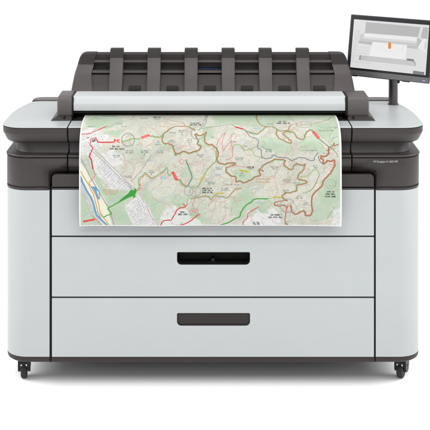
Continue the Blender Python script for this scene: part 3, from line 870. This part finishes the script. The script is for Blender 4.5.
ROAD(PK, .7, [(226, 168), (231, 165.6), (239, 166), (246, 167.4), (253, 168)], 1, .3)
TRAIL([(296.8, 186.5), (296, 190.8), (290, 192.3), (285, 193.3), (282, 196.5), (284, 198.5), (287, 200.5)], 1, .75)
ROAD(BR, .95, [(287, 199.8), (281, 200.5), (275.5, 201.8), (274.6, 204), (278, 206), (283, 204.8), (286.5, 207)], 1, .35)
ROAD(GR, 1.0, [(137, 190), (139, 186), (138.2, 178.5), (142, 175.8), (145.2, 172.4), (148, 175.4), (151.5, 177.4), (155.5, 176), (160, 172.8), (163.5, 170.8), (166, 167.4), (167.5, 168.5), (167.3, 172.2), (169.5, 175.3), (171.5, 172)], 1, .3)
ROAD((205, 128, 108), .55, [(137.5, 190), (140.3, 186.5), (139.4, 179.3), (142.6, 176.8), (145.2, 173.6), (147.6, 176.4), (151.5, 178.3), (156, 177), (160.4, 173.8), (164, 171.6), (166, 168.6)], 1, .3)
for x, y in ((140, 184), (141, 187.5), (139, 189)): ROAD((225, 120, 110), 1.0, [(x - .8, y), (x + .8, y + .8)], .9, 0)
TRAIL([(177.5, 180), (180, 179.5), (182, 183), (184.5, 184.8), (187, 186)], 1, .6)
ROAD((104, 124, 110), .95, [(185.5, 160), (187.5, 164), (189, 168), (191.8, 176.5), (190, 181), (187.5, 185.5)], 1, .1)
ROAD(GR, .8, [(187, 186), (191, 187), (196, 187), (199, 185)], 1, .2)
TRAIL([(191, 199), (196, 198), (202, 197), (208, 196.5), (210.5, 199.5), (215, 196.5), (220, 197), (228, 197.6), (231, 193.5), (236, 189.5), (241, 188.6)], -1, .6, (196, 134, 116))
ROAD((196, 134, 116), .6, [(208, 206), (211, 202), (216, 197.4)], 1, .4)
ROAD((196, 134, 116), .6, [(193.5, 190), (195, 196), (193, 204), (193.5, 209)], 1, .5)
ROAD(GR, .7, [(189, 196), (187, 202), (187, 205)], 1, .3)
ROAD((150, 180, 110), .7, [(232, 152), (233, 146), (236, 144.5), (239.5, 144.5), (242.5, 148), (246, 150), (250.5, 148.5), (253, 152), (254, 155), (259.5, 157.5)], 1, .4)
ROAD(PK, .8, [(216, 145), (220, 138), (223, 134), (225.5, 132.3), (222.5, 139), (221.8, 143), (222.6, 148.5)], 1, .2)
ROAD(PK, .8, [(222.6, 151), (226, 147), (229.5, 142.5), (231.5, 145), (232, 151), (231.5, 157), (226, 159.5)], 1, .3)
ROAD(PK, .7, [(230.5, 141), (231, 137), (233, 133)], 1, .3)
ROAD((205, 132, 104), .8, [(163.5, 118), (172, 117.6), (183, 116.4)], 1, .2); ROAD((205, 132, 104), .8, [(163.5, 118.3), (172, 120.6), (182.5, 122.6), (184.5, 126)], 1, .2); ROAD((205, 150, 120), .7, [(166, 124), (181, 124)], .8, .2)
for pts in [[(246, 131), (249, 135), (253, 137.5), (256, 138.5), (258.2, 141), (257.5, 146.5), (261, 150), (261.2, 156.5), (263.5, 158), (271, 157.2), (272.5, 155), (279, 157), (289, 158.3), (291.5, 161), (298, 157), (303, 157.8), (312, 160.4), (315, 156), (317.5, 152.6)], [(318, 156), (319, 160), (321, 163), (324, 163.5)]]:
    ROAD((126, 130, 130), .85, pts, 1, .4)
ROAD((126, 130, 130), .6, [(244, 129.8), (249.5, 132.5), (254, 134.5)], 1, .2)
ROAD((120, 128, 124), .7, [(209, 113.5), (206.5, 118), (205.5, 123), (202, 127)], .9, .2)
# bold red and green routes
ROAD(RD, .75, [(81.5, 134), (89, 133.6), (93, 131.6), (97, 130.4), (100, 129), (104, 127.2), (107.5, 126)], 1, .1); ROAD(RD, 1.1, [(98.5, 129.6), (103, 127.6), (106, 126.6)], 1, .1)
ROAD(RD, 1.25, [(95.4, 137.6), (96.3, 139), (97.5, 140.6), (98.6, 141.8), (106, 142), (114.2, 141.6), (114.4, 139.2)], 1, .05)
ROAD(RD, .8, [(114.4, 139.3), (117, 139.8), (119.5, 139.6), (117, 141), (119.5, 142.2)], 1, .1); ROAD(RD, .75, [(90.8, 142), (90.6, 139.8), (92.6, 138.2), (95.5, 137.8)], 1, .2)
ROAD(RD, .8, [(90.8, 142), (90, 144), (92, 146.5), (92.6, 148.4), (91.2, 151.5), (90.2, 153.5)], 1, .15); ROAD(RD, 1.25, [(90.5, 153), (89.6, 155.6), (91.2, 160), (92, 164.5), (93, 168.6)], 1, .15)
ROAD((214, 110, 90), .6, [(93, 168.6), (94.8, 172.5), (95, 175.5), (92, 179), (88.8, 182)], 1, .15)
def BADGE(p, q, wd, col, txt=(255, 220, 215)):
    ROAD(col, wd, [p, q], .95, 0)
    n = 6; r = np.random.default_rng(int(p[0]))
    for k in range(n):
        t = (k + .5) / n; x, y = p[0] + (q[0] - p[0]) * t, p[1] + (q[1] - p[1]) * t
        dx, dy = -(q[1] - p[1]), q[0] - p[0]; L = math.hypot(dx, dy); dx, dy = dx / L * wd * .24, dy / L * wd * .24
        ROAD(txt, .3, [(x - dx, y - dy), (x + dx * (r.random() * 1.5 - .3), y + dy)], .85, 0)
BADGE((142.3, 137.2), (147.8, 135.2), 2.7, (232, 58, 62)); BADGE((313.5, 132.2), (317.6, 137.2), 3.0, (234, 52, 52)); BADGE((173.2, 172.5), (176, 178.6), 2.9, (234, 56, 60))
ROAD(RD, 1.7, [(235.6, 126.9), (242.2, 128.8)], 1, 0)
BADGE((84, 220.8), (94, 219.2), 2.0, (226, 40, 44), (245, 150, 150))
ROAD(RD, .95, [(160.4, 225), (162, 221.6), (165, 219.8), (171, 219.2), (174, 214.5), (177.4, 209), (180.5, 207.4), (183.4, 207.2), (186.4, 204.6)], 1, .1); ROAD(RD, .6, [(183, 203), (184.4, 204.4), (183.6, 205.4)], 1, 0)
ROAD(RD, 1.0, [(177, 225), (182, 224.4), (189, 221.4), (194, 217.6), (199, 214.2)], 1, .08)
ROAD((214, 70, 70), .75, [(242.4, 225), (243.6, 220.6), (247, 218), (247.6, 214), (250, 211.5), (255, 208.5), (258.5, 206.4)], 1, .15)
ROAD((214, 60, 66), .85, [(286.4, 225), (284.8, 221), (285.4, 215), (286.2, 209), (288, 205.5)], 1, .1)
ROAD(GN, 1.0, [(103.4, 217), (107, 215), (111.2, 213.4), (109.6, 210.6), (107.8, 208.2), (113, 205), (119, 201.6)], 1, .05)
MPOLY(GN, [(118.5, 202.6), (119, 200.4), (128, 193), (130.5, 189), (133, 190), (135.8, 187.4), (136.6, 191), (135, 194), (135.6, 196), (133.4, 197.4), (132.6, 195.4), (127, 198)], 1, .2, 21)
ROAD(GN, 1.15, [(219.6, 225), (228, 222.4), (235, 218.4), (239.4, 216.4), (240.4, 213), (241.6, 210.6), (245.4, 205.4), (251, 201.6), (254.6, 198.8), (262, 198.4), (267, 198.5)], 1, .08); ROAD((120, 190, 100), .6, [(267, 198.5), (272, 197.8), (275, 197)], 1, 0)
ROAD(GN, .9, [(286.2, 223), (287.6, 224.8)], 1, 0)
BADGE((204, 175.6), (201, 181.2), 1.4, (212, 192, 40), (120, 105, 40)); BADGE((239.4, 169.9), (248, 171.6), 1.5, (212, 194, 40), (120, 105, 40)); BADGE((215, 193.8), (223.2, 192.8), 1.3, (208, 190, 50), (120, 105, 40)); BADGE((273.4, 196.6), (281, 197.2), 1.3, (208, 190, 50), (120, 105, 40))
# circles and compass marks
def RING(cx, cy, rx, ry, wd, col, a0=0, a1=360, al=.8):
    q = [mp_(cx + rx * math.cos(math.radians(t)), cy + ry * math.sin(math.radians(t))) for t in np.linspace(a0, a1, 40)]
    cv.line(q, wd * U, col, al * .72)
RING(128, 139.6, 6.4, 6.4, 1.5, (150, 152, 146), al=.75); RING(128, 139.6, 6.4, 6.4, .3, (110, 112, 108), al=.6)
RING(197.6, 133, 6.6, 6.0, 1.6, (150, 152, 148), 20, 250, .8); RING(303.6, 124.6, 7.6, 2.8, .8, (120, 134, 110)); RING(330.4, 183.6, 4.8, 4.6, .45, (120, 130, 118)); RING(330.4, 183.6, 2.6, 2.4, .25, (120, 130, 118), al=.5)
RING(188.4, 190.6, 4.4, 4.6, 1.1, (150, 156, 150)); RING(195.2, 191, 5.4, 5.4, 1.3, (158, 162, 158), al=.75); RING(181.6, 161.4, 2.2, 2.2, .6, (214, 120, 116))
RING(287.2, 205.4, 7.4, 6.8, 1.5, (150, 154, 156), 40, 330, .75); RING(291, 207.5, 5.2, 5, .8, (160, 160, 160), al=.7); RING(194, 211.4, 4.0, 3.6, .9, (160, 150, 150)); RING(194, 211, 1.6, 1.4, 1.2, (226, 110, 110))
RING(93.8, 140.6, 1.6, 1.2, 1.1, (40, 40, 40), 150, 320); ROAD((30, 30, 30), 1.2, [(93.4, 141.2), (95, 140.2)], 1, 0); ROAD((70, 70, 70), .8, [(87.2, 137.5), (88.6, 137.4)], 1, 0)
RING(332, 141, 3.4, 3.6, .4, (130, 120, 130), 90, 300)
# tiny unreadable place names: rows of little strokes
GLY = {'A': [[(0, 1), (.5, 0), (1, 1)], [(.2, .62), (.8, .62)]], 'E': [[(1, 0), (0, 0), (0, 1), (1, 1)], [(0, .5), (.8, .5)]], 'I': [[(.5, 0), (.5, 1)]], 'L': [[(0, 0), (0, 1), (.9, 1)]],
       'N': [[(0, 1), (0, 0), (1, 1), (1, 0)]], 'O': [[(.5, 0), (.05, .3), (.05, .7), (.5, 1), (.95, .7), (.95, .3), (.5, 0)]], 'R': [[(0, 1), (0, 0), (.8, .05), (.85, .45), (0, .52), (.95, 1)]],
       'S': [[(.95, .08), (.2, .05), (.1, .4), (.85, .58), (.85, .95), (.05, .95)]], 'T': [[(0, 0), (1, 0)], [(.5, 0), (.5, 1)]], 'M': [[(0, 1), (0, 0), (.5, .6), (1, 0), (1, 1)]],
       'C': [[(.95, .15), (.4, 0), (.05, .5), (.4, 1), (.95, .85)]], 'V': [[(0, 0), (.5, 1), (1, 0)]], 'D': [[(0, 0), (0, 1), (.6, .95), (.95, .5), (.6, .05), (0, 0)]], 'P': [[(0, 1), (0, 0), (.85, .05), (.85, .5), (0, .55)]],
       'B': [[(0, 0), (0, 1), (.85, .95), (.85, .55), (0, .5), (.8, .45), (.8, .05), (0, 0)]], 'U': [[(0, 0), (0, .85), (.5, 1), (1, .85), (1, 0)]]}
NAMES = ['SAINT', 'MONT', 'PONT', 'VAL', 'COL', 'BOIS', 'PLAN', 'MAS', 'COMBE', 'SERRE', 'COTE', 'ROC', 'PRE', 'LES', 'BASTIDE', 'TOUR', 'MOULIN', 'VALLON', 'BERT', 'CASTEL']
def WORD(x, y, wd, col=(112, 116, 116), hgt=.95, al=.85, seed=None):
    sd[0] += 1; r = np.random.default_rng(sd[0]); lw = hgt * .58; step = lw + hgt * .26
    txt = ''
    while len(txt) * step < wd: txt += (' ' if txt else '') + NAMES[int(r.integers(0, len(NAMES)))]
    txt = txt[:max(int(round(wd / step)), 2)].strip()
    cx = x - len(txt) * step / 2
    for ch in txt:
        for g in GLY.get(ch, []): cv.line([mp_(cx + p[0] * lw, y - hgt / 2 + p[1] * hgt) for p in g], (.34 if hgt > 1.1 else .24) * U, col, al)
        cx += step
DK, SB, LB, OG = (34, 36, 36), (98, 104, 106), (104, 160, 196), (190, 120, 70)
for x, y, wd, c_ in [(91.5, 126.6, 8, SB), (116, 146.2, 7, DK), (117, 148.6, 15, DK), (110, 116.2, 14, SB), (144, 118.4, 7, SB), (157, 117.2, 8, DK), (157, 119, 5, SB), (195.5, 123.2, 9, DK), (195.5, 124.8, 12, DK), (172.6, 132.6, 6, SB), (181.6, 130.4, 6, SB), (181.6, 132, 4, SB),
        (171.6, 140, 4, SB), (171.6, 141.6, 7, SB), (189.6, 138.6, 5, SB), (189.6, 140.4, 6, SB), (189.6, 142.2, 4, SB), (158, 142.4, 4, LB), (158, 144.2, 6, SB), (116.5, 155.2, 8, SB), (116.5, 156.8, 5, SB), (129.5, 150.6, 8, SB), (130, 152.6, 9, SB), (144, 150.4, 7, SB), (144.4, 152, 8, SB), (160, 150.4, 7, LB), (160, 152, 6, SB),
        (128, 175.8, 9, SB), (129, 177.2, 6, SB), (151, 170.2, 5, SB), (151.6, 172, 6, SB), (200.4, 154.8, 7, SB), (201, 156.4, 4, SB), (207, 188.2, 9, DK), (207.6, 190.2, 10, DK), (207.6, 192.2, 11, DK), (239, 157.8, 9, SB), (239, 159.4, 7, SB), (219, 167.4, 6, LB), (219, 169, 5, SB), (211.4, 182, 8, SB), (211.4, 183.6, 6, SB),
        (232.6, 184.4, 12, SB), (224.6, 188.4, 7, SB), (225, 190, 8, SB), (241.8, 173.6, 3.5, SB), (241.8, 175.4, 4.5, SB), (250.4, 166.8, 7, DK), (251, 168.4, 5, SB), (282, 121.4, 7, DK), (283, 123.2, 14, DK), (270.4, 123.8, 7, SB), (257, 128.2, 8, LB), (268.4, 149.6, 7, SB), (268.4, 151.4, 6, SB), (274.6, 166.8, 7, SB), (274.6, 168.6, 5, SB),
        (286.6, 179.6, 8, SB), (286.6, 181.4, 6, SB), (296.6, 182.4, 6, SB), (263.2, 178.6, 15, OG), (262.6, 181.6, 14, OG), (285.6, 190, 6, SB), (284.6, 191.6, 4, SB), (276, 214.6, 12, DK), (275.6, 217, 14, DK), (256, 222.6, 8, DK), (256.4, 224.4, 6, DK), (330.2, 191.2, 7, DK), (330.2, 193.6, 9, DK), (330.2, 196, 11, DK),
        (183, 211.6, 5, DK), (183, 214, 11, DK), (306, 202.6, 5, SB), (306, 204.4, 6, SB), (315, 165.6, 5, SB), (315.6, 167.4, 4, SB), (311, 150.2, 12, SB), (325.6, 130.4, 14, SB), (98.6, 118.6, 6, LB), (310.4, 121.4, 7, LB), (111, 189.6, 17, OG), (110.8, 191.6, 15, OG), (111, 193.6, 11, OG), (164.5, 176.8, 8, LB), (163.6, 178.4, 6, LB),
        (218, 174.4, 6, LB), (259.4, 201, 5, LB), (259.4, 202.8, 6, LB), (164, 126.4, 10, OG), (125, 126.4, 7, SB), (120, 123.6, 6, SB), (233, 141.6, 6, SB), (246, 146, 4, SB), (336, 127.6, 4, SB), (299, 198, 7, SB), (299, 196.4, 5, SB), (255, 188.6, 7, LB), (325, 153, 5, SB), (150, 160, 6, LB), (213, 137, 4, SB), (223, 156, 5, LB)]:
    WORD(x, y, wd, c_, .95 if c_ is not DK else 1.25, .8 if c_ is not DK else .95)
for x, y in ((182, 134), (144.4, 154), (189.6, 144), (151.4, 173.6), (241.8, 171.8), (158, 141), (285, 193), (206, 116)): ROAD((90, 94, 96), .6, [(x, y - .6), (x, y + .7)], .9, 0)
# white unprinted margin and slight ink grain
cv.a += (fbm(MHN, MWN, 5, 91, 2) - .5)[..., None] * 7
e = int(1.5 * U)
cv.a[:, :e] = (246, 247, 247); cv.a[:, -e - 1:] = (246, 247, 247); cv.a[-int(1.2 * U):] = (244, 245, 245)

sN = np.linspace(0, SMAX, MHN)
Yg = np.interp(sN, ss, pf[:, 0]); Zg = np.interp(sN, ss, pf[:, 1])
Xg = np.linspace(PXL, PXR, MWN)
X2, Y2 = np.meshgrid(Xg, Yg); _, Z2 = np.meshgrid(Xg, Zg)
hang = np.clip((sN - .45) / .4, 0, 1)[:, None]
uu = (X2 - (PXL + PXR) / 2) / ((PXR - PXL) / 2)
Y2 = Y2 + hang * (.0035 * np.sin(uu * 4.1 + .6) + .002 * np.sin(uu * 9 + hang * 2) - .006 * np.clip(np.abs(uu) - .9, 0, 1) * 10 * hang)
mpm = bpy.data.materials.new('printed_paper'); mpm.use_nodes = True
nt = mpm.node_tree; b = nt.nodes['Principled BSDF']; b.inputs['Roughness'].default_value = .45; b.inputs['Specular IOR Level'].default_value = .3
an = nt.nodes.new('ShaderNodeAttribute'); an.attribute_name = 'print'
mx = nt.nodes.new('ShaderNodeMix'); mx.data_type = 'RGBA'; mx.blend_type = 'MULTIPLY'; mx.inputs[0].default_value = 1
mx.inputs[7].default_value = (.50, .50, .505, 1)
nt.links.new(an.outputs['Color'], mx.inputs[6]); nt.links.new(mx.outputs[2], b.inputs['Base Color'])
pm = colour_mesh('printed_map', np.stack([X2, Y2, Z2], -1), cv.a, mpm)
pm['label'] = 'large colour trail map sheet hanging from the printer over its front'
pm['category'] = 'map'
